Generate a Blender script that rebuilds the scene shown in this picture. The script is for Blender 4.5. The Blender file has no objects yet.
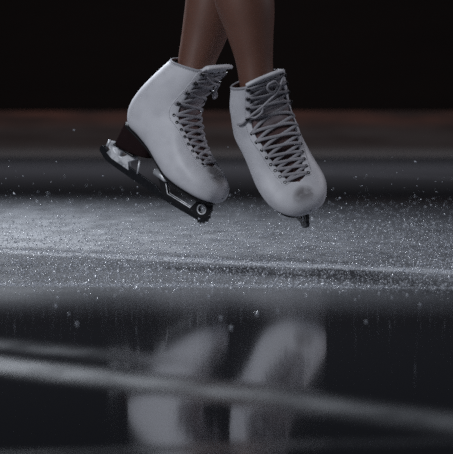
import bpy, bmesh, math, random
import numpy as np
from mathutils import Vector, Matrix, Euler

random.seed(7); rng = np.random.default_rng(11)
sc = bpy.context.scene
COL = sc.collection
PI = math.pi

# ------------------------------------------------------------------ camera
CAM_H, CAM_D, FPX = 0.277, 6.6, 3636.0
PITCH = math.atan((227 - 110) / FPX)
cam_d = bpy.data.cameras.new('camera'); cam = bpy.data.objects.new('camera', cam_d); COL.objects.link(cam)
cam.location = (0, -CAM_D, CAM_H)
cam.rotation_euler = (PI / 2 - PITCH, 0, 0)
cam_d.sensor_width = 36; cam_d.sensor_fit = 'HORIZONTAL'
cam_d.lens = FPX / 453 * 36
cam_d.dof.use_dof = True; cam_d.dof.focus_distance = CAM_D; cam_d.dof.aperture_fstop = cam_d.lens / 19
cam_d.clip_start = 0.05
sc.camera = cam
FW = Vector((0, math.cos(PITCH), -math.sin(PITCH))); UP = Vector((0, math.sin(PITCH), math.cos(PITCH)))

def at(px, py, Y):
    d = FW + Vector((1, 0, 0)) * ((px - 226.5) / FPX) + UP * ((227 - py) / FPX)
    return Vector((0, -CAM_D, CAM_H)) + d * ((Y + CAM_D) / d.y)

# ------------------------------------------------------------------ helpers
def link(name, me, mat=None, parent=None, smooth=True, kind=None):
    o = bpy.data.objects.new(name, me); COL.objects.link(o)
    if mat is not None and len(me.materials) == 0: me.materials.append(mat)
    if smooth: me.shade_smooth()
    if parent is not None: o.parent = parent
    if kind: o['kind'] = kind
    return o

def tag(o, label, cat, group=None, kind=None):
    o['label'] = label; o['category'] = cat
    if group: o['group'] = group
    if kind: o['kind'] = kind

def from_py(name, v, f):
    me = bpy.data.meshes.new(name); me.from_pydata([tuple(p) for p in v], [], f); me.update(); return me

def from_bm(name, bm, recalc=True):
    if recalc: bmesh.ops.recalc_face_normals(bm, faces=bm.faces)
    me = bpy.data.meshes.new(name); bm.to_mesh(me); bm.free(); return me

def add_box(bm, lo, hi, bevel=0.0, mat=None):
    r = bmesh.ops.create_cube(bm, size=1)
    vs = r['verts']
    for v in vs:
        v.co = Vector([lo[i] + (v.co[i] + .5) * (hi[i] - lo[i]) for i in range(3)])
    if bevel:
        es = list({e for v in vs for e in v.link_edges})
        rr = bmesh.ops.bevel(bm, geom=es, offset=bevel, segments=2, affect='EDGES', profile=.5)
        vs = list({v for f in rr['faces'] for v in f.verts} | {v for v in vs if v.is_valid})
    if mat is not None:
        for v in vs: v.co = mat @ v.co
    return vs

def add_tube(bm, pts, rad, seg=8, flat=None, normals=None, closed=False):
    """sweep of an ellipse (rad x flat) along pts; normals give the flat direction"""
    pts = [Vector(p) for p in pts]; n = len(pts); rings = []
    prev = None
    for i, p in enumerate(pts):
        a = pts[i - 1] if (i > 0 or closed) else pts[i]
        b = pts[(i + 1) % n] if (i < n - 1 or closed) else pts[i]
        t = (b - a).normalized()
        if normals is not None: nn = Vector(normals[i])
        elif prev is not None: nn = prev
        else: nn = Vector((0, 0, 1)) if abs(t.z) < .9 else Vector((1, 0, 0))
        nn = (nn - t * nn.dot(t)).normalized(); prev = nn
        s = t.cross(nn)
        r = rad[i] if hasattr(rad, '__len__') else rad
        fl = r if flat is None else flat
        rings.append([bm.verts.new(p + s * (r * math.cos(2 * PI * k / seg)) + nn * (fl * math.sin(2 * PI * k / seg))) for k in range(seg)])
    m = n if closed else n - 1
    for i in range(m):
        A, B = rings[i], rings[(i + 1) % n]
        for k in range(seg):
            bm.faces.new((A[k], A[(k + 1) % seg], B[(k + 1) % seg], B[k]))
    if not closed:
        bm.faces.new(rings[0][::-1]); bm.faces.new(rings[-1])

def plate2d(name, loops, thick, bevel=0.0004, y0=0.0):
    """closed outlines in (x,z), holes by nesting, extruded along y"""
    cu = bpy.data.curves.new(name, 'CURVE'); cu.dimensions = '2D'; cu.fill_mode = 'BOTH'
    cu.extrude = thick / 2 - bevel; cu.bevel_depth = bevel; cu.bevel_resolution = 1; cu.offset = -bevel
    for lp in loops:
        s = cu.splines.new('POLY'); s.points.add(len(lp) - 1); s.use_cyclic_u = True
        for i, (x, z) in enumerate(lp): s.points[i].co = (x, z, 0, 1)
    ob = bpy.data.objects.new('temporary', cu); COL.objects.link(ob)
    bpy.context.view_layer.update()
    me = bpy.data.meshes.new_from_object(ob.evaluated_get(bpy.context.evaluated_depsgraph_get()))
    bpy.data.objects.remove(ob); bpy.data.curves.remove(cu)
    for v in me.vertices:
        x, z, y = v.co; v.co = (x, y + y0, z)
    me.flip_normals() if hasattr(me, 'flip_normals') else None
    me.materials.clear(); me.name = name
    return me

def crom(P, t):
    """Catmull-Rom through rows of P, t in 0..len-1"""
    n = len(P); i = min(int(max(t, 0)), n - 2); f = t - i
    p0 = P[max(i - 1, 0)]; p1 = P[i]; p2 = P[i + 1]; p3 = P[min(i + 2, n - 1)]
    return .5 * ((2 * p1) + (-p0 + p2) * f + (2 * p0 - 5 * p1 + 4 * p2 - p3) * f * f + (-p0 + 3 * p1 - 3 * p2 + p3) * f ** 3)

# ------------------------------------------------------------------ materials
class N:
    def __init__(s, name):
        s.m = bpy.data.materials.new(name); s.m.use_nodes = True; s.t = s.m.node_tree
        s.b = s.t.nodes['Principled BSDF']
    def n(s, typ, **kw):
        x = s.t.nodes.new(typ)
        for k, v in kw.items():
            if hasattr(x, k) and k not in x.inputs: setattr(x, k, v)
            else: s.set(x.inputs[k], v)
        return x
    def set(s, inp, v):
        if isinstance(v, bpy.types.NodeSocket): s.t.links.new(v, inp)
        else: inp.default_value = v
    def coord(s): return s.n('ShaderNodeTexCoord').outputs['Object']
    def noise(s, vec, scale, detail=4, rough=.55, out='Fac'):
        return s.n('ShaderNodeTexNoise', Vector=vec, Scale=scale, Detail=detail, Roughness=rough).outputs[out]
    def math(s, op, a, b=None, c=None, clamp=False):
        x = s.n('ShaderNodeMath', operation=op); x.use_clamp = clamp
        s.set(x.inputs[0], a)
        if b is not None: s.set(x.inputs[1], b)
        if c is not None: s.set(x.inputs[2], c)
        return x.outputs[0]
    def mr(s, v, a, b, c=0., d=1., smooth=True):
        x = s.n('ShaderNodeMapRange'); x.interpolation_type = 'SMOOTHSTEP' if smooth else 'LINEAR'
        for k, q in zip(range(5), (v, a, b, c, d)): s.set(x.inputs[k], q)
        return x.outputs[0]
    def mix(s, f, a, b):
        x = s.n('ShaderNodeMix', data_type='RGBA')
        s.set(x.inputs['Factor'], f); s.set(x.inputs[6], a); s.set(x.inputs[7], b); return x.outputs[2]
    def sep(s, vec):
        return s.n('ShaderNodeSeparateXYZ', Vector=vec).outputs
    def mapping(s, vec, scale):
        return s.n('ShaderNodeMapping', Vector=vec, Scale=scale).outputs[0]
    def bump(s, h, strength, dist):
        s.set(s.b.inputs['Normal'], s.n('ShaderNodeBump', Height=h, Strength=strength, Distance=dist).outputs[0])
    def p(s, **kw):
        for k, v in kw.items(): s.set(s.b.inputs[k.replace('_', ' ')], v)
        return s.m

def c4(r, g, b): return (r, g, b, 1)

def leather():
    a = N('white_leather'); v = a.coord()
    big = a.noise(v, 28, 3); fine = a.noise(v, 420, 3)
    x, y, z = a.sep(v)
    base = a.mix(a.mr(big, .42, .75), c4(.70, .70, .745), c4(.60, .60, .645))
    # worn grey scuffs on the toe box
    dx = a.math('DIVIDE', a.math('SUBTRACT', x, .209), .022)
    dy = a.math('DIVIDE', a.math('ADD', y, .004), .024)
    r = a.math('ADD', a.math('MULTIPLY', dx, dx), a.math('MULTIPLY', dy, dy))
    up = a.mr(z, .030, .045)
    sc_ = a.math('MULTIPLY', a.math('MULTIPLY', a.mr(r, 1.3, .25), up), a.mr(a.noise(v, 60, 5), .2, .5))
    col = a.mix(a.math('MULTIPLY', sc_, .8), base, c4(.13, .115, .12))
    a.bump(a.math('ADD', a.math('MULTIPLY', fine, .25), big), .25, .0012)
    return a.p(Base_Color=col, Roughness=.5)

def simple(name, col, rough, metal=0., var=.25, scale=60, bump=0., spec=.5):
    a = N(name); v = a.coord(); f = a.noise(v, scale, 4)
    d = tuple(max(0, c * (1 - var)) for c in col)
    if bump: a.bump(f, bump, .001)
    return a.p(Base_Color=a.mix(f, c4(*col), c4(*d)), Roughness=rough, Metallic=metal, Specular_IOR_Level=spec)

def tongue_mat():
    a = N('worn_tongue_felt'); v = a.coord(); x, y, z = a.sep(v)
    f = a.noise(v, 45, 4)
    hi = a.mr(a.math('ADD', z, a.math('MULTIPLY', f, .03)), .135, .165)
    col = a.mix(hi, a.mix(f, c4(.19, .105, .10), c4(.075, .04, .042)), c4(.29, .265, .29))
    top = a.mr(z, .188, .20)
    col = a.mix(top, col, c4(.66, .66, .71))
    a.bump(a.noise(a.mapping(v, (1, .35, 1)), 90, 3), .5, .003)
    return a.p(Base_Color=col, Roughness=.75)

def skin_mat():
    a = N('tanned_skin'); v = a.coord(); f = a.noise(v, 25, 3)
    a.bump(a.noise(v, 500, 2), .1, .0005)
    return a.p(Base_Color=a.mix(f, c4(.165, .076, .054), c4(.12, .054, .04)), Roughness=.5, Subsurface_Weight=.05, Subsurface_Scale=.01)

def runner_mat():
    a = N('dark_blade_steel'); v = a.coord(); f = a.noise(v, 160, 4)
    return a.p(Base_Color=a.mix(f, c4(.02, .021, .025), c4(.05, .052, .06)), Roughness=.32, Metallic=.7)

def alu_mat():
    a = N('scratched_aluminium'); v = a.coord(); f = a.noise(v, 220, 4); g = a.noise(v, 60, 4)
    a.bump(f, .4, .001)
    return a.p(Base_Color=a.mix(a.mr(g, .4, .62), c4(.85, .86, .90), c4(.38, .39, .42)), Roughness=.4, Metallic=.2)

def snow_mat():
    a = N('snow_crystals'); v = a.coord(); f = a.noise(v, 30, 2)
    a.p(Base_Color=a.mix(f, c4(.93, .95, 1.0), c4(.72, .75, .80)), Roughness=.3)
    t = a.n('ShaderNodeBsdfTranslucent', Color=c4(.85, .88, .95))
    mx = a.n('ShaderNodeMixShader', Fac=.5)
    a.t.links.new(a.b.outputs[0], mx.inputs[1]); a.t.links.new(t.outputs[0], mx.inputs[2])
    a.t.links.new(mx.outputs[0], a.t.nodes['Material Output'].inputs['Surface'])
    return a.m

def ice_mat():
    a = N('scratched_rink_ice'); v = a.coord(); x, y, z = a.sep(v)
    n_big = a.noise(a.mapping(v, (1.2, .5, 1)), 1.6, 4)
    n_mid = a.noise(a.mapping(v, (3, 1.0, 1)), 5, 5)
    n_fin = a.noise(v, 210, 3, .7)
    yn = a.math('ADD', y, a.math('MULTIPLY', x, .17))           # distance past the near ridge
    yt = a.math('ADD', y, a.math('MULTIPLY', x, 1.15))          # distance past the blade track
    front = a.math('MULTIPLY', a.mr(yn, -1.15, -.72), .27)
    back = a.mr(yt, -.25, .5, 0., .60)
    far = a.mr(a.math('ADD', y, a.math('MULTIPLY', x, 1.0)), 7.5, .8)
    side = a.mr(x, -.45, .5, 1.12, .45, smooth=False)
    band = a.math('MULTIPLY', a.math('MAXIMUM', front, back), far)
    band = a.math('MULTIPLY', a.math('MULTIPLY', band, side), a.mr(n_mid, .25, .7, .55, 1.))
    haze = a.math('MULTIPLY', a.mr(y, -1.95, -1.0), a.mr(y, 1.0, .2, 0, 1))
    haze = a.math('MULTIPLY', haze, a.mr(n_big, .25, .7, .15, .28))
    def line(slope, y0, half, amp, wob=.03, x0=None, x1=None, quad=0.):
        w = a.math('MULTIPLY', a.math('SUBTRACT', a.noise(a.mapping(v, (1.5, .2, 1)), 3, 3), .5), wob)
        q = a.math('MULTIPLY', a.math('MULTIPLY', x, x), quad)
        yy = a.math('ADD', a.math('ADD', a.math('MULTIPLY', x, slope), y0), a.math('ADD', w, q))
        d = a.math('ABSOLUTE', a.math('SUBTRACT', y, yy))
        m = a.math('MULTIPLY', a.mr(d, half, 0.), a.mr(n_mid, .15, .7, amp * .45, amp))
        if x0 is not None: m = a.math('MULTIPLY', m, a.mr(x, x1, x0))
        return m
    lines = [line(-.17, -.91, .05, .5, .05),
             line(-1.15, .03, .22, .72, .12),
             line(-1.66, -3.03, .22, .44, .10, quad=-.55),
             line(-1.35, -2.67, .19, .26, .07, -.2, .0),
             line(.35, -3.62, .06, .22, .04),
             line(-3.0, 10.8, .5, .5, .5), line(1.5, 13.6, .7, .5, .8), line(-1.0, 16.5, .7, .4, .8)]
    m = a.math('MAXIMUM', band, haze)
    for l in lines: m = a.math('MAXIMUM', m, l)
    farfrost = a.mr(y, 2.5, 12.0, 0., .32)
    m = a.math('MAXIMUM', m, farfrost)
    m = a.math('MULTIPLY', m, a.mr(n_fin, .25, .7, .75, 1.), clamp=True)
    col = a.mix(m, c4(.034, .033, .038), c4(.38, .395, .43))
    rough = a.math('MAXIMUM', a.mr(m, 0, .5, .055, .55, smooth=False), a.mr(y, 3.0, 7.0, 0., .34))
    scr = a.n('ShaderNodeTexNoise', Vector=a.mapping(v, (40, 5, 1)), Scale=1.0, Detail=3).outputs['Fac']
    a.bump(a.math('ADD', a.math('MULTIPLY', scr, .22), a.math('MULTIPLY', n_fin, a.math('MULTIPLY', m, 1.5))), .22, .0016)
    return a.p(Base_Color=col, Roughness=rough, IOR=1.31, Specular_IOR_Level=.8)

def board_mat():
    a = N('rink_board'); v = a.coord(); f = a.noise(a.mapping(v, (.3, 1, 2)), 3, 3)
    return a.p(Base_Color=a.mix(f, c4(.0075, .0066, .0072), c4(.011, .009, .009)), Roughness=.9, Specular_IOR_Level=.05)

def kick_mat():
    a = N('scuffed_kickplate'); v = a.coord(); x, y, z = a.sep(v)
    f = a.noise(a.mapping(v, (.5, 1, 5)), 2.2, 4)
    g = a.noise(a.mapping(v, (.9, 1, .8)), .9, 2)
    low = a.mr(a.math('ADD', z, a.math('MULTIPLY', g, .05)), .14, .25)
    col = a.mix(low, c4(.075, .068, .072), c4(.125, .062, .052))
    col = a.mix(a.mr(f, .35, .7), col, c4(.045, .036, .037))
    return a.p(Base_Color=col, Roughness=.8, Specular_IOR_Level=.1)

M = dict(leather=leather(), tongue=tongue_mat(), skin=skin_mat(), runner=runner_mat(), alu=alu_mat(), snow=snow_mat(),
         ice=ice_mat(), board=board_mat(), kick=kick_mat(),
         lace=simple('grey_white_lace', (.42, .41, .45), .8, var=.35, scale=300, bump=.4),
         heel=simple('dark_brown_heel', (.026, .016, .017), .95, var=.3, spec=.0),
         sole=simple('black_outsole', (.012, .012, .014), .6, spec=.2),
         metal=simple('dark_eyelet_metal', (.02, .02, .023), .4, metal=.4),
         lining=simple('grey_collar_lining', (.40, .40, .44), .85, scale=120),
         thread=simple('grey_thread', (.30, .30, .34), .8))

# ------------------------------------------------------------------ setting
def grid_floor():
    bm = bmesh.new()
    vs = [bm.verts.new(p) for p in ((-9, -7.5, 0), (9, -7.5, 0), (9, 20, 0), (-9, 20, 0))]
    bm.faces.new(vs); return from_bm('floor', bm)
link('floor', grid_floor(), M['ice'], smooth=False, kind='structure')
bm = bmesh.new(); add_box(bm, (-9, 20.0, -.02), (9, 20.12, 1.25), .01)
link('wall_back', from_bm('wall_back', bm), M['board'], smooth=False, kind='structure')
bm = bmesh.new(); add_box(bm, (-9, 19.985, -.01), (9, 20.0, .268), .004)
link('baseboard_back', from_bm('baseboard_back', bm), M['kick'], smooth=False, kind='structure')

# ------------------------------------------------------------------ the skate (metres, x to the toe, z up, sole plate level z=0)
#      Bx    Bz    Fx    Fz    w   nB   nF
ST = np.array([
    [251.5, 17, 251.5, 21,  2, 2.2, 2.2],
    [248,  8, 247, 33, 20, 2.4, 2.2],
    [240,  4, 237, 46, 32, 2.8, 2.2],
    [222,  2, 219, 57, 42, 3.2, 2.2],
    [198,  2, 199, 65, 47, 3.4, 2.2],
    [170,  2, 179, 74, 48, 3.4, 2.3],
    [138,  5, 160, 86, 47, 3.2, 2.5],
    [108, 16, 146, 100, 45, 3.0, 2.7],
    [ 76, 30, 136, 113, 43, 2.8, 2.8],
    [ 42, 40, 129, 126, 42, 2.6, 2.8],
    [ 12, 46, 124, 139, 41, 2.4, 2.8],
    [ -3, 66, 121, 150, 41, 2.2, 2.8],
    [ -5, 90, 119, 161, 42, 2.2, 2.8],
    [  1, 118, 118, 172, 44, 2.2, 2.8],
    [ 10, 146, 119, 188, 46, 2.2, 2.8],
    [ 20, 172, 121, 203, 47, 2.2, 2.7],
    [ 29, 193, 123, 218, 47, 2.2, 2.6]], float)
ST[:, 4] *= 1.12
NS = len(ST) - 1

def make_skate(name, pose, label, flex=0.0, tongue_out=.012, tongue_top=1.05, k=.98, bow=None, sgn=1, stretch=1.0, wide=1.0):
    root = bpy.data.objects.new(name, None); COL.objects.link(root)
    root.empty_display_size = .05
    tag(root, label, 'ice skate')
    (rx, ry, rz), loc = pose
    root.rotation_euler = (math.radians(rx), math.radians(ry), math.radians(rz)); root.location = loc
    S = k / 1000
    def bend(p):
        # ankle flex: the shaft swings about the ankle
        px, pz = 60., 95.
        w = min(max((p.z - 85) / 70, 0), 1); w = w * w * (3 - 2 * w)
        a = flex * w
        dx, dz = p.x - px, p.z - pz
        return Vector((px + dx * math.cos(a) + dz * math.sin(a), p.y, pz - dx * math.sin(a) + dz * math.cos(a)))
    def sect(u):
        q = crom(ST, u * NS).copy()
        wt = min(max((u - .72) / .28, 0), 1); q[4] *= 1 + (wide - 1) * (1 - .75 * wt * wt * (3 - 2 * wt)) * min(.45 + 2.2 * u, 1)
        for i_ in (1, 3):
            if q[i_] > 100: q[i_] += (stretch - 1) * (q[i_] - 100) * 1.25
        return q
    def raw(u, th, off=0.0):
        over = max(u - 1, 0); uu = min(u, 1)
        q = sect(uu)
        B = Vector((q[0], 0, q[1])); F = Vector((q[2], 0, q[3]))
        if over > 0:
            qq = sect(.97); d = (Vector((q[2], 0, q[3])) - Vector((qq[2], 0, qq[3]))).normalized()
            db = (Vector((q[0], 0, q[1])) - Vector((qq[0], 0, qq[1]))).normalized()
            F = F + d * over * 400; B = B + db * over * 400
        c, s = math.cos(th), math.sin(th)
        n = q[6] if c >= 0 else q[5]
        cc = math.copysign(abs(c) ** (2 / n), c); ss = math.copysign(abs(s) ** (2 / n), s)
        return (F + B) / 2 + (F - B) / 2 * cc + Vector((0, q[4] * ss, 0))
    def nrm(u, th):
        e = .004
        a = raw(min(u + e, 1.0), th) - raw(min(u + e, 1.0) - 2 * e, th); b = raw(u, th + .02) - raw(u, th - .02)
        n = b.cross(a)
        if n.length < 1e-9: return Vector((1, 0, 0))
        n.normalize()
        q = sect(min(u, 1)); out = raw(u, th) - Vector(((q[0] + q[2]) / 2, 0, (q[1] + q[3]) / 2))
        return n if n.dot(out) > 0 else -n
    def surf(u, th, off=0.0):
        p = raw(u, th)
        if off: p = p + nrm(u, th) * off
        return bend(p) * S
    UL = 3.75 / NS
    def yth(u, y):
        # theta where the surface has half width y
        q = sect(min(u, 1)); return math.asin(min((y / max(q[4], 1)), .999) ** (q[6] / 2))
    def gap_y(u):
        t = (u - UL) / (1 - UL)
        return (15.5 + 22 * min(t / .45, 1)) * (1 + (wide - 1) * min(1, 2.2 * (1 - t))) - 3 * max(t - .6, 0)
    def gap(u):
        if u <= UL: return 0.0
        r = min((u - UL) / .035, 1.0)
        return yth(u, gap_y(u)) * math.sqrt(1 - (1 - r) ** 2)
    # --- upper
    NU, NT = 110, 26
    us = sorted(set([i / NU for i in range(NU + 1)] + [UL + .001, UL + .004, UL + .015, UL + .025]))
    V = []; Fc = []
    for side in (1, -1):
        b0 = len(V)
        for u in us:
            g = gap(u)
            for j in range(NT + 1):
                V.append(surf(u, side * (g + (PI - g) * j / NT)))
        for i in range(len(us) - 1):
            for j in range(NT):
                a = b0 + i * (NT + 1) + j
                f = (a, a + 1, a + NT + 2, a + NT + 1)
                Fc.append(f if side == 1 else f[::-1])
    bm = bmesh.new()
    bv = [bm.verts.new(p) for p in V]
    for f in Fc: bm.faces.new([bv[i] for i in f])
    bmesh.ops.remove_doubles(bm, verts=bm.verts, dist=.00008)
    bmesh.ops.recalc_face_normals(bm, faces=bm.faces)
    upper = link('boot_upper', from_bm('boot_upper', bm, False), M['leather'], root)
    # make sure normals look outward
    me = upper.data
    cen = sum((v.co for v in me.vertices), Vector()) / len(me.vertices)
    far = max(me.polygons, key=lambda p: p.center.x)
    if far.normal.x < 0: me.flip_normals()
    so = upper.modifiers.new('thickness', 'SOLIDIFY'); so.thickness = .0032; so.offset = -1
    # --- facings: stitched strips beside the lacing
    bm = bmesh.new()
    for side in (1, -1):
        rows = []
        uu = [UL + .012 + (1 - UL - .012) * i / 70 for i in range(71)]
        for i, u in enumerate(uu):
            g0 = gap(u)
            q = sect(u); wd = 17 / max(q[4], 1)
            wd *= 1 + .06 * math.sin(i * PI * 2 / 6.4)
            rows.append([bm.verts.new(surf(u, side * (g0 + wd * j / 6), .9 if 0 < j < 6 else .05)) for j in range(7)])
        for i in range(70):
            for j in range(6):
                bm.faces.new((rows[i][j], rows[i][j + 1], rows[i + 1][j + 1], rows[i + 1][j]))
    link('eyelet_facing', from_bm('eyelet_facing', bm), M['leather'], upper)
    # stitch lines: facing edge, heel counter, toe cap
    bm = bmesh.new()
    def stitch(path):
        for i in range(0, len(path) - 1, 2): add_tube(bm, [path[i], path[i + 1]], .00038, 5)
    for side in (1, -1):
        path = [surf(UL + .03 + (1 - UL - .04) * i / 120, side * (gap(UL + .03 + (1 - UL - .04) * i / 120) + 14.5 / sect(UL + .03 + (1 - UL - .04) * i / 120)[4]), 1.1) for i in range(121)]
        stitch(path)
        stitch([surf(.985, side * (gap(.985) + .15 + (PI - gap(.985) - .15) * i / 60), .25) for i in range(61)])
    link('stitching', from_bm('stitching', bm), M['thread'], upper)
    # padded collar along the top edge
    bm = bmesh.new()
    g = gap(1.0)
    path = [surf(1.0, g + .05 + (2 * PI - 2 * g - .1) * i / 60, -1.6) for i in range(61)]
    add_tube(bm, path, .0024, 8)
    link('collar', from_bm('collar', bm), M['lining'], upper)
    # --- tongue
    bm = bmesh.new(); rows = []
    nu, nt = 60, 18
    u0, u1 = UL - .01, tongue_top
    for i in range(nu + 1):
        u = u0 + (u1 - u0) * i / nu
        gw = (yth(u, gap_y(max(u, UL)) + (9 if u < 1 else 6)) if u < 1 else yth(1, gap_y(1) + 7))
        row = []
        for j in range(nt + 1):
            q = -1 + 2 * j / nt
            lift = -3.6
            t = max(0, (u - .93) / (tongue_top - .93))
            p = raw(u, gw * q)
            n = nrm(min(u, 1), gw * q * .5)
            wr = .8 * math.sin(u * 95 + 1.3 * math.sin(q * 2 + sgn)) * (1 - q * q) + .6 * math.sin(u * 53 + q * 3)
            p = p + n * (lift + wr * (1 - t)) + Vector((1, 0, .1)) * (tongue_out * 1000 * t * t) - Vector((0, 0, 1)) * (5 * t * q * q)
            row.append(bm.verts.new(bend(p) * S))
        rows.append(row)
    for i in range(nu):
        for j in range(nt):
            bm.faces.new((rows[i][j], rows[i][j + 1], rows[i + 1][j + 1], rows[i + 1][j]))
    tip = [v.co.copy() for v in rows[-1]]; rowm = [v.co.copy() for v in rows[-4]]
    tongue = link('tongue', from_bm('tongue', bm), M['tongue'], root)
    if tongue.data.polygons[nt // 2].normal.x < 0: tongue.data.flip_normals()
    so = tongue.modifiers.new('thickness', 'SOLIDIFY'); so.thickness = .006; so.offset = -1
    bm = bmesh.new(); add_tube(bm, tip, .0040, 8)
    link('tongue_binding', from_bm('tongue_binding', bm), M['leather'], tongue)
    bm = bmesh.new()
    for j in (6, 9, 12):
        c0 = rowm[j]; nn = (rowm[j + 1] - rowm[j - 1]).cross(tip[j] - rowm[j]).normalized()
        if nn.x < 0: nn = -nn
        add_tube(bm, [c0 - nn * .0005, c0 + nn * .0008], .0018, 10)
    link('tongue_hole', from_bm('tongue_hole', bm), M['metal'], tongue)
    # --- eyelets, hooks
    NE, NH = 8, 4
    U0, U1, U2 = UL + .028, 9.9 / NS, .985
    eu = [U0 + (U1 - U0) * (i / (NE - 1)) ** 1.0 for i in range(NE)]
    # even spacing along the front line
    def arc(a, b, n):
        P = [raw(a + (b - a) * i / 200, .35) for i in range(201)]
        L = [0]
        for i in range(200): L.append(L[-1] + (P[i + 1] - P[i]).length)
        out = []
        for t in range(n):
            s = L[-1] * t / (n - 1); i = next(i for i in range(201) if L[i] >= s - 1e-9); out.append(a + (b - a) * i / 200)
        return out
    eu = arc(U0, U1, NE); hu = arc(U1, U2, NH + 1)[1:]
    ey_bm = bmesh.new()
    n = 14
    ring_pts = [Vector((.0023 * math.cos(2 * PI * i / n), .0023 * math.sin(2 * PI * i / n), 0)) for i in range(n)]
    add_tube(ey_bm, ring_pts, .0007, 6, closed=True)
    vs = [ey_bm.verts.new(p + Vector((0, 0, -.0002))) for p in ring_pts]; ey_bm.faces.new(vs)
    ey_me = from_bm('eyelet', ey_bm)
    hk_bm = bmesh.new()
    add_tube(hk_bm, [(0, 0, -.001), (0, 0, .0012)], .0032, 12)
    add_tube(hk_bm, [(0, .0005, .001), (0, .0015, .0035), (0, .0005, .0052), (0, -.0032, .0058), (0, -.0055, .0046)], [.0026, .0024, .0026, .0030, .0022], 8, flat=.0009, normals=[(0, -1, 0), (0, -1, .3), (0, 0, 1), (0, 0, 1), (0, .3, 1)])
    hk_me = from_bm('lace_hook', hk_bm)
    def frame(u, th, off):
        p = surf(u, th, off); z = (surf(u, th, off + 1) - p).normalized()
        yv = (surf(u, th * 1.05, off) - p); yv = (yv - z * yv.dot(z)).normalized()
        xv = yv.cross(z)
        m = Matrix((xv, yv, z)).transposed().to_4x4(); m.translation = p
        return m
    def eth(u): return gap(u) + 7.0 / sect(u)[4]
    for u in eu:
        for side in (1, -1):
            o = link('eyelet', ey_me, M['metal'], root); o.matrix_local = frame(u, side * eth(u), 1.1)
    for u in hu:
        for side in (1, -1):
            o = link('lace_hook', hk_me, M['metal'], root); o.matrix_local = frame(u, side * eth(u), 1.3)
    # --- lace, zigzag through all rows
    bm = bmesh.new()
    allu = eu + hu
    def lace_run(ua, sa, ub, sb, lift):
        P = []; Nn = []
        def end(u): return gap(u) + (3.0 if u <= eu[-1] else 7.0) / sect(u)[4]
        tha, thb = sa * end(ua), sb * end(ub)
        pa, pb = surf(ua, tha, 1.6), surf(ub, thb, 1.6)
        for i in range(15):
            t = i / 14
            u = ua + (ub - ua) * t; th = tha + (thb - tha) * t
            p1 = surf(u, th, lift + .5 * math.sin(t * PI * 2 + u * 40)); p2 = pa.lerp(pb, t)
            w = .45 * math.sin(PI * t) if abs(th) < 1 else 0
            p = p1.lerp(p2, w * .6)
            P.append(p); Nn.append(surf(u, th, lift + 5) - surf(u, th, lift))
        add_tube(bm, P, .0029, 8, flat=.0011, normals=Nn)
    lace_run(allu[0], 1, allu[0], -1, 2.0)
    for i in range(len(allu) - 1):
        lace_run(allu[i], -1, allu[i + 1], 1, 2.0); lace_run(allu[i], 1, allu[i + 1], -1, 3.0)
    # wraps round the hooks
    for u in hu:
        for side in (1, -1):
            P = []; Nn = []
            for i in range(9):
                a = PI * i / 8
                th = side * (eth(u) + 4.2 / sect(u)[4] * math.sin(a)); uu = min(u + .010 * math.cos(a), .999)
                P.append(surf(uu, th, 2.6)); Nn.append(surf(uu, th, 6) - surf(uu, th, 2))
            add_tube(bm, P, .0026, 7, flat=.0013, normals=Nn)
    lace_run(allu[-1], 1, allu[-1], -1, 3.4)
    lace = link('lace', from_bm('lace', bm), M['lace'], root)
    if bow:
        bm = bmesh.new()
        for path in bow:
            pts = np.array(path, float); P = []
            for i in range(8 * (len(pts) - 1) + 1):
                q = crom(pts, i / 8); P.append(surf(q[0], q[1], q[2]))
            add_tube(bm, P, .0021, 8)
        link('lace_bow', from_bm('lace_bow', bm), M['lace'], lace)
    # --- outsole: thin welt following the bottom line
    stn = [(249, 15, 6), (245, 9, 19), (237, 5, 29), (222, 3, 37), (200, 2.6, 42), (172, 2.6, 42), (140, 5.5, 36), (108, 16.5, 27), (76, 30.5, 26), (42, 40.5, 27), (16, 45.5, 25), (4, 49, 14)]
    stn = np.array(stn, float); bm = bmesh.new(); rows = []
    for i in range(45):
        q = crom(stn, i / 44 * (len(stn) - 1)); w = q[2] * 1.1 * (1 + (wide - 1) * .5); x, z = q[0], q[1]
        rows.append([bm.verts.new(Vector((x, w * yy, z + dz)) * S) for yy, dz in ((1, 1.5), (1.01, -.3), (.98, -1.8), (.5, -2.2), (0, -2.4), (-.5, -2.2), (-.98, -1.8), (-1.01, -.3), (-1, 1.5))])
    for i in range(44):
        for j in range(8): bm.faces.new((rows[i][j], rows[i][j + 1], rows[i + 1][j + 1], rows[i + 1][j]))
    bm.faces.new(rows[0]); bm.faces.new(rows[-1][::-1])
    for i in range(44): bm.faces.new((rows[i][0], rows[i + 1][0], rows[i + 1][8], rows[i][8]))
    link('outsole', from_bm('outsole', bm), M['sole'], root)
    # --- heel block
    bm = bmesh.new(); rows = []
    for t in np.linspace(0, 1, 9):          # bottom -> top
        row = []
        for a in range(28):
            th = 2 * PI * a / 28
            # plan: rounded back, breast curved
            front = 82 - 3 * t + 8 * t * t; back = -2 + 2.5 * t
            xc = (front + back) / 2; hx = (front - back) / 2
            c, s = math.cos(th), math.sin(th)
            n = 2 / 3.4
            x = xc + hx * math.copysign(abs(c) ** n, c); y = (25 + 4 * t) * math.copysign(abs(s) ** n, s)
            if c > 0: x -= 3 * (1 - t) * 0
            top = np.interp(x, [-5, 14, 42, 76, 90], [50, 45, 39.5, 29, 24.5])
            bz = 1 + 11 * (max(x, 0) / 80) ** 2
            row.append(bm.verts.new(Vector((x, y, bz + (top - bz) * t)) * S))
        rows.append(row)
    for i in range(8):
        for a in range(28): bm.faces.new((rows[i][a], rows[i][(a + 1) % 28], rows[i + 1][(a + 1) % 28], rows[i + 1][a]))
    bm.faces.new(rows[0][::-1]); bm.faces.new(rows[-1])
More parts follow.
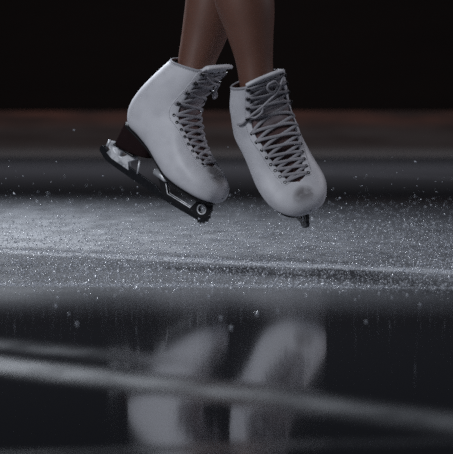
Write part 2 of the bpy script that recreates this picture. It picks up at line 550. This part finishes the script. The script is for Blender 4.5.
    link('heel', from_bm('heel', bm), M['heel'], root)
    # --- blade
    def sc2(l): return [(x * S, z * S) for x, z in l]
    xs = np.linspace(-24, 226, 60)
    def zb(x): return -47 + ((x - 110) / 1000) ** 2 / 2 / 2.0 * 1000 + 9 * max(0, (-4 - x) / 24) ** 2
    bot = [(x, zb(x)) for x in xs]
    top = [(x, zb(x) + np.interp(x, [-24, 60, 110, 130, 226], [17, 18, 17, 10, 10])) for x in xs[::-1]]
    tail = [(-24 - 9 * math.sin(a), (zb(-24) + zb(-24) + 17) / 2 + 8.5 * math.cos(a)) for a in np.linspace(.3, PI - .3, 7)]
    blade = link('blade', plate2d('blade', [sc2(bot + [(233, -33), (231, -28)] + top + tail)], .0042), M['runner'], root, smooth=False)
    # toe pick: teeth at the front
    teeth = [(222, -35), (222, zb(222) + 1), (226, -48), (229, -43.5), (231, -47.5), (234, -41), (237, -43), (239, -36), (243, -36.5), (242, -30), (245, -28), (241, -22), (232, -22)]
    link('toe_pick', plate2d('toe_pick', [sc2(teeth)], .0066), M['runner'], blade, smooth=False)
    def circ(cx, cz, r, n=18): return [(cx + r * math.cos(2 * PI * i / n), cz + r * math.sin(2 * PI * i / n)) for i in range(n)]
    # front support: frame with a long window and a round hole near the toe
    outer = [(112, -2), (236, -2), (242, -12), (240, -30), (226, -38), (132, -39), (120, -24), (108, -12)]
    win = [(134, -9), (206, -9), (199, -30), (143, -31), (131, -16)]
    link('front_stanchion', plate2d('front_stanchion', [sc2(outer), sc2(win), sc2(circ(223, -20, 8))], .0075, .0008), M['metal'], blade, smooth=False)
    bm = bmesh.new()
    for sy in (1, -1):
        ring = [Vector((x * S, sy * .0042, z * S)) for x, z in circ(223, -20, 9.2)]
        add_tube(bm, ring, .0016, 6, closed=True)
        add_tube(bm, [Vector((x * S, sy * .004, z * S)) for x, z in win], .0011, 6, closed=True)
    link('polished_edge', from_bm('polished_edge', bm), M['alu'], blade)
    # rear support under the heel: two legs and a strut
    outer = [(-12, -2), (46, -2), (50, -8), (38, -20), (46, -34), (2, -33), (-14, -28), (-9, -19), (-20, -14), (-21, -6)]
    link('rear_stanchion', plate2d('rear_stanchion', [sc2(outer), sc2(circ(-4, -11, 3.4)), sc2([(14, -9), (29, -9), (23, -18), (15, -20)])], .011, .0014), M['alu'], blade, smooth=False)
    bm = bmesh.new()
    add_tube(bm, [Vector((-16, 0, -9)) * S, Vector((4, 0, -20)) * S, Vector((12, 0, -22)) * S], [.006, .0062, .005], 10, flat=.0075)
    add_tube(bm, [Vector((-17, -6, -3)) * S, Vector((-17, -5, -16)) * S], .0032, 8)
    link('clamp', from_bm('clamp', bm), M['alu'], blade)
    bm = bmesh.new(); add_tube(bm, [Vector((58, -3, -4)) * S, Vector((66, -3, -31)) * S], .0021, 8)
    link('strut', from_bm('strut', bm), M['alu'], blade)
    # plates screwed to sole and heel
    bm = bmesh.new()
    rows = []
    for x, w in [(112, 9), (116, 13), (140, 15), (170, 22), (200, 27), (222, 25), (234, 16), (238, 8)]:
        rows.append([bm.verts.new(Vector((x, w * yy, z)) * S) for yy, z in ((1, 0), (1, -2.6), (-1, -2.6), (-1, 0))])
    for i in range(len(rows) - 1):
        for j in range(4): bm.faces.new((rows[i][j], rows[i][(j + 1) % 4], rows[i + 1][(j + 1) % 4], rows[i + 1][j]))
    bm.faces.new(rows[0]); bm.faces.new(rows[-1][::-1])
    link('sole_plate', from_bm('sole_plate', bm), M['metal'], blade, smooth=False)
    bm = bmesh.new()
    add_tube(bm, [Vector((99, -8, -5)) * S, Vector((102, -8, -5)) * S, Vector((132, -13, -5)) * S, Vector((135, -13, -5)) * S], [.004, .0062, .0062, .004], 12)
    link('plate_end', from_bm('plate_end', bm), M['alu'], blade)
    bm = bmesh.new(); add_box(bm, Vector((0, -20, -2.4)) * S, Vector((50, 20, 1.5)) * S, .0008)
    link('heel_plate', from_bm('heel_plate', bm), M['metal'], blade, smooth=False)
    sb = bmesh.new(); add_tube(sb, [(0, 0, 0), (0, 0, -.0016)], [.0032, .0024], 10); sm = from_bm('screw', sb)
    for x, y in ((6, 14), (6, -14), (44, 13), (44, -13), (150, 11), (150, -11), (205, 20), (205, -20), (226, 14), (226, -14)):
        o = link('screw', sm, M['alu'], blade); o.location = Vector((x, y, -2.5)) * S
    return root, surf

BOWR = [[(.985, .62, 4), (.95, .35, 8), (.88, .12, 9), (.80, -.25, 7), (.74, -.75, 5), (.72, -1.15, 3.5), (.735, -1.45, 2.5)],
        [(.95, -.05, 8), (.985, -.02, 9), (.99, .12, 9), (.93, .2, 7), (.90, .03, 8), (.95, -.05, 8)],
        [(.74, -.72, 5), (.71, -.55, 6), (.735, -.3, 7), (.80, -.22, 7)]]
BOWL = [[(.985, .6, 4), (.93, .95, 7), (.86, 1.0, 14), (.82, .85, 20), (.79, .75, 15), (.83, .7, 9), (.9, .62, 6)],
        [(.97, -.5, 5), (.93, -.1, 7), (.90, .3, 7), (.88, .6, 6)]]
skL, surfL = make_skate('ice_skate', ((3.0, 28.8, -29.0), (-.1965, .03, .2165)),
    'white ice skate seen side on, its dark heel and long blade showing', flex=.08, tongue_out=.009, tongue_top=1.04, k=.945, bow=BOWL, stretch=1.10, wide=1.06)
skR, surfR = make_skate('ice_skate', ((25.5, 36.5, -50.5), (.036, -.04, .2185)),
    'white ice skate seen from its laced front, toe pointing down', flex=-.35, tongue_out=.003, tongue_top=1.025, k=.875, bow=BOWR, sgn=2, stretch=1.02, wide=1.24)

# ------------------------------------------------------------------ the person: legs and hips, one continuous body
def loft(bm, pts, seg=28):
    """pts: (centre, rx, ry)"""
    rings = []
    for c, rx, ry in pts:
        rings.append([bm.verts.new(Vector(c) + Vector((rx * math.cos(2 * PI * k / seg), ry * math.sin(2 * PI * k / seg), 0))) for k in range(seg)])
    for i in range(len(rings) - 1):
        for k in range(seg): bm.faces.new((rings[i][k], rings[i][(k + 1) % seg], rings[i + 1][(k + 1) % seg], rings[i + 1][k]))
    bm.faces.new(rings[0][::-1]); bm.faces.new(rings[-1])

def smooth_loft(bm, pts, n=8):
    A = np.array([list(c) + [rx, ry] for c, rx, ry in pts], float)
    out = []
    for i in range(n * (len(A) - 1) + 1):
        q = crom(A, i / n); out.append((q[:3], q[3], q[4]))
    loft(bm, out)

bm = bmesh.new()
YL, YR = -.045, -.170
legL = [(at(192, 92, YL - .005), .026, .030), (at(194, 74, YL), .032, .033), (at(199, 55, YL + .005), .0375, .040), (at(205, 35, YL + .008), .043, .046), (at(213, 0, YL + .01), .050, .055),
        (at(221, -50, YL + .015), .056, .060), (at(232, -110, YL + .01), .050, .054), (at(240, -150, YL), .053, .058), (at(252, -250, YL + .01), .068, .072), (at(268, -370, YL + .03), .082, .085), (at(272, -420, YL + .03), .085, .09)]
legR = [(at(258, 98, YR - .005), .029, .032), (at(256, 78, YR), .0318, .036), (at(254, 60, YR + .003), .034, .040), (at(250, 35, YR + .005), .042, .047), (at(244, 0, YR + .01), .054, .058),
        (at(236, -50, YR + .02), .057, .062), (at(222, -110, YR + .01), .051, .055), (at(214, -150, YR), .054, .058), (at(198, -250, YR + .02), .069, .073), (at(182, -370, YR + .05), .083, .087), (at(180, -420, YR + .055), .085, .09)]
smooth_loft(bm, legL); smooth_loft(bm, legR)
smooth_loft(bm, [(at(226, -385, .04), .10, .085), (at(226, -410, .04), .160, .110), (at(226, -450, .04), .165, .115), (at(226, -490, .04), .150, .105), (at(226, -540, .04), .125, .09), (at(226, -560, .04), .115, .085)])
person = link('person', from_bm('person', bm), M['skin'])
rm = person.modifiers.new('one_surface', 'REMESH'); rm.mode = 'VOXEL'; rm.voxel_size = .006; rm.use_smooth_shade = True
sm = person.modifiers.new('smooth', 'SMOOTH'); sm.factor = .5; sm.iterations = 8
tag(person, 'person in mid-jump above the ice, bare tanned legs crossed and set in white skates', 'person')

# ------------------------------------------------------------------ snow: spray, granules, chips
OCT_V = np.array([(1, 0, 0), (-1, 0, 0), (0, 1, 0), (0, -1, 0), (0, 0, 1), (0, 0, -1)], float)
OCT_F = np.array([(0, 2, 4), (2, 1, 4), (1, 3, 4), (3, 0, 4), (2, 0, 5), (1, 2, 5), (3, 1, 5), (0, 3, 5)], int)
def cloud(name, P, R):
    n = len(P)
    ang = rng.uniform(0, 2 * PI, (n, 3)); cx, sx = np.cos(ang), np.sin(ang)
    V = OCT_V[None] * rng.uniform(.5, 1.3, (n, 1, 3)) * R[:, None, None]
    x, y, z = V[..., 0], V[..., 1], V[..., 2]
    y, z = y * cx[:, 0:1] - z * sx[:, 0:1], y * sx[:, 0:1] + z * cx[:, 0:1]
    x, z = x * cx[:, 1:2] + z * sx[:, 1:2], -x * sx[:, 1:2] + z * cx[:, 1:2]
    x, y = x * cx[:, 2:3] - y * sx[:, 2:3], x * sx[:, 2:3] + y * cx[:, 2:3]
    V = np.stack([x, y, z], 2) + P[:, None, :]
    F = (OCT_F[None] + (np.arange(n) * 6)[:, None, None]).reshape(-1)
    me = bpy.data.meshes.new(name)
    me.vertices.add(n * 6); me.vertices.foreach_set('co', V.reshape(-1))
    me.loops.add(len(F)); me.loops.foreach_set('vertex_index', F)
    me.polygons.add(n * 8); me.polygons.foreach_set('loop_start', np.arange(n * 8) * 3)
    me.update(calc_edges=True); me.validate()
    return me
def spread(n, y0, y1, power=1.):
    Y = y0 + (y1 - y0) * rng.uniform(0, 1, n) ** power
    X = rng.uniform(-1, 1, n) * (Y + CAM_D) * .0645
    return X, Y
# loose snow lying on the ice: granules, and two ridges of scrapings
X, Y = spread(12500, -.9, 2.4, 1.4)
keep = rng.uniform(0, 1, len(X)) < np.interp(X, [-.45, .1, .45], [1, .9, .8])
X, Y = X[keep], Y[keep]
R = np.clip(rng.lognormal(math.log(.00100), .45, len(X)), .0004, .003)
n = 2000
X1 = rng.uniform(-.42, .42, n); Y1 = -.91 - .17 * X1 + np.where(rng.uniform(0, 1, n) < .75, rng.normal(0, .014, n), -np.abs(rng.normal(0, .14, n)))
X2 = rng.uniform(-.5, .5, n); Y2 = .03 - 1.15 * X2 + rng.normal(0, .07, n)
R2 = np.clip(rng.lognormal(math.log(.0010), .45, 2 * n), .0004, .0032)
P = np.r_[np.stack([X, Y, R * .5], 1), np.stack([np.r_[X1, X2], np.r_[Y1, Y2], np.abs(rng.normal(0, .002, 2 * n))], 1)]
tag(link('loose_snow', cloud('loose_snow', P, np.r_[R, R2]), M['snow'], smooth=False),
    'loose snow granules and thin ridges of scrapings lying on the ice below the skates', 'snow', kind='stuff')
# spray in the air
n = 8500
X, Y = spread(n, -.8, 3.5, 1.3)
Z = rng.exponential(.016, n) + rng.uniform(0, .004, n)
R = np.clip(rng.lognormal(math.log(.0009), .5, n), .0003, .0034)
na = 800
xa, ya = spread(na, -.3, 1.4); za = rng.exponential(.042, na)
ra = np.clip(rng.lognormal(math.log(.0010), .45, na), .0004, .0030)
# thrown up round the skates
m = 2400
xs_ = rng.normal(-.06, .17, m); ys_ = rng.normal(.1, .45, m); zs_ = np.abs(rng.normal(0, .04, m))
rs_ = np.clip(rng.lognormal(math.log(.0006), .45, m), .0003, .002)
P = np.r_[np.stack([X, Y, Z], 1), np.stack([xa, ya, za], 1), np.stack([xs_, ys_, zs_], 1)]
nb = 1500
xb, yb = spread(nb, -.6, 1.0); zb_ = rng.exponential(.014, nb); rb = rng.uniform(.0010, .0021, nb)
P = np.r_[P, np.stack([xb, yb, zb_ + .002], 1)]; rs_ = np.r_[rs_, rb]
tag(link('snow_spray', cloud('snow_spray', P, np.r_[R, ra, rs_]), M['snow'], smooth=False),
    'spray of fine snow flying in the air around the skates', 'snow', kind='stuff')
# larger single chips
chips = []
for s in range(3):
    bm = bmesh.new(); bmesh.ops.create_icosphere(bm, subdivisions=1, radius=1)
    for v in bm.verts: v.co = Vector((v.co.x * random.uniform(.7, 1.3), v.co.y * random.uniform(.6, 1.1), v.co.z * random.uniform(.45, .8)))
    chips.append(from_bm('ice_chip', bm))
def chip(p, r, i, label, group):
    o = link('ice_chip', chips[i % 3], M['snow'], smooth=False)
    o.location = p; o.scale = (r, r, r); o.rotation_euler = (random.uniform(-.3, .3), random.uniform(-.3, .3), random.uniform(0, 6))
    tag(o, label, 'ice chip', group)
GROUND = [(58, 298, 3.2), (56, 306, 2.6), (77, 324, 3.0), (28, 297, 2.2), (97, 299, 1.8), (137, 289, 4.5), (128, 287, 3), (115, 296, 2.2), (69, 314, 2), (196, 283, 4.2), (213, 288, 5.0), (209, 297, 3.2), (198, 285, 3.4),
          (231, 328, 3.4), (257, 314, 3.2), (278, 311, 2.8), (221, 318, 2.6), (167, 292, 2.6), (240, 284, 3.4), (290, 286, 3), (340, 293, 2.6), (366, 322, 2.6), (392, 298, 2.4), (420, 305, 2.6), (355, 300, 2.2), (306, 297, 2.4)]
for i, (px, py, r) in enumerate(GROUND):
    d = CAM_H / math.tan(math.atan((py - 227) / FPX) + PITCH)
    p = at(px, py, d - CAM_D); chip((p.x, p.y, r * .0004), r * .00085, i, 'small white ice chip lying on dark ice in front of the snowy patch', 'ice chips lying on the dark ice')
AIR = [(356, 177, .2, 2.6), (340, 198, .3, 3.4), (398, 215, .2, 3), (355, 213, .1, 2.6), (228, 147, .0, 1.4), (325, 161, .1, 1.5), (386, 222, .0, 2), (330, 213, -.1, 2.2), (74, 130, 1.2, 3), (23, 176, .9, 2.4), (103, 176, .6, 2), (51, 182, .3, 1.5), (413, 226, .1, 2.4), (431, 205, .4, 2.2), (372, 232, 0, 2), (300, 228, .0, 2.2)]
for i, (px, py, Y, r) in enumerate(AIR):
    chip(at(px, py, Y), r * .0008, i, 'small white fleck of ice flying in the air beside the skates', 'ice flecks in the air')

# ------------------------------------------------------------------ light
def area(name, loc, target, size, power, col, size_y=None, spread_=None):
    l = bpy.data.lights.new(name, 'AREA'); l.energy = power; l.size = size; l.color = col
    if size_y: l.shape = 'RECTANGLE'; l.size_y = size_y
    if spread_: l.spread = spread_
    o = bpy.data.objects.new(name, l); COL.objects.link(o); o.location = loc
    o.rotation_euler = (Vector(target) - Vector(loc)).to_track_quat('-Z', 'Y').to_euler(); return o
area('key_light', (-3.2, -4.2, 2.9), (0, 0, .2), 1.6, 24, (.90, .94, 1.0), spread_=math.radians(70))
area('back_light', (-2.5, 6.0, 4.5), (0, .8, 0), 1.5, 112, (.86, .92, 1.0), spread_=math.radians(70))
area('side_light', (3.5, .8, 2.2), (0, 0, .25), 1.0, 3.5, (.95, .93, 1.0), spread_=math.radians(60))
area('far_light', (0, 9.5, 5.5), (0, 10.5, 0), 5, 60, (.95, .93, 1.0), size_y=2, spread_=math.radians(110))
area('board_light', (0, 14.0, 4.5), (0, 19, .1), 6, 74, (1.0, .9, .86), size_y=1.0, spread_=math.radians(100))

w = bpy.data.worlds.new('dark_arena'); sc.world = w; w.use_nodes = True
w.node_tree.nodes['Background'].inputs[0].default_value = (.5, .55, .7, 1); w.node_tree.nodes['Background'].inputs[1].default_value = .014
sc.view_settings.view_transform = 'Standard'; sc.view_settings.look = 'None'; sc.view_settings.exposure = 0
sc.cycles.use_denoising = False
sc.cycles.sample_clamp_indirect = .15; sc.cycles.diffuse_bounces = 2
sc.cycles.caustics_reflective = False; sc.cycles.caustics_refractive = False
sc.cycles.blur_glossy = 1.0
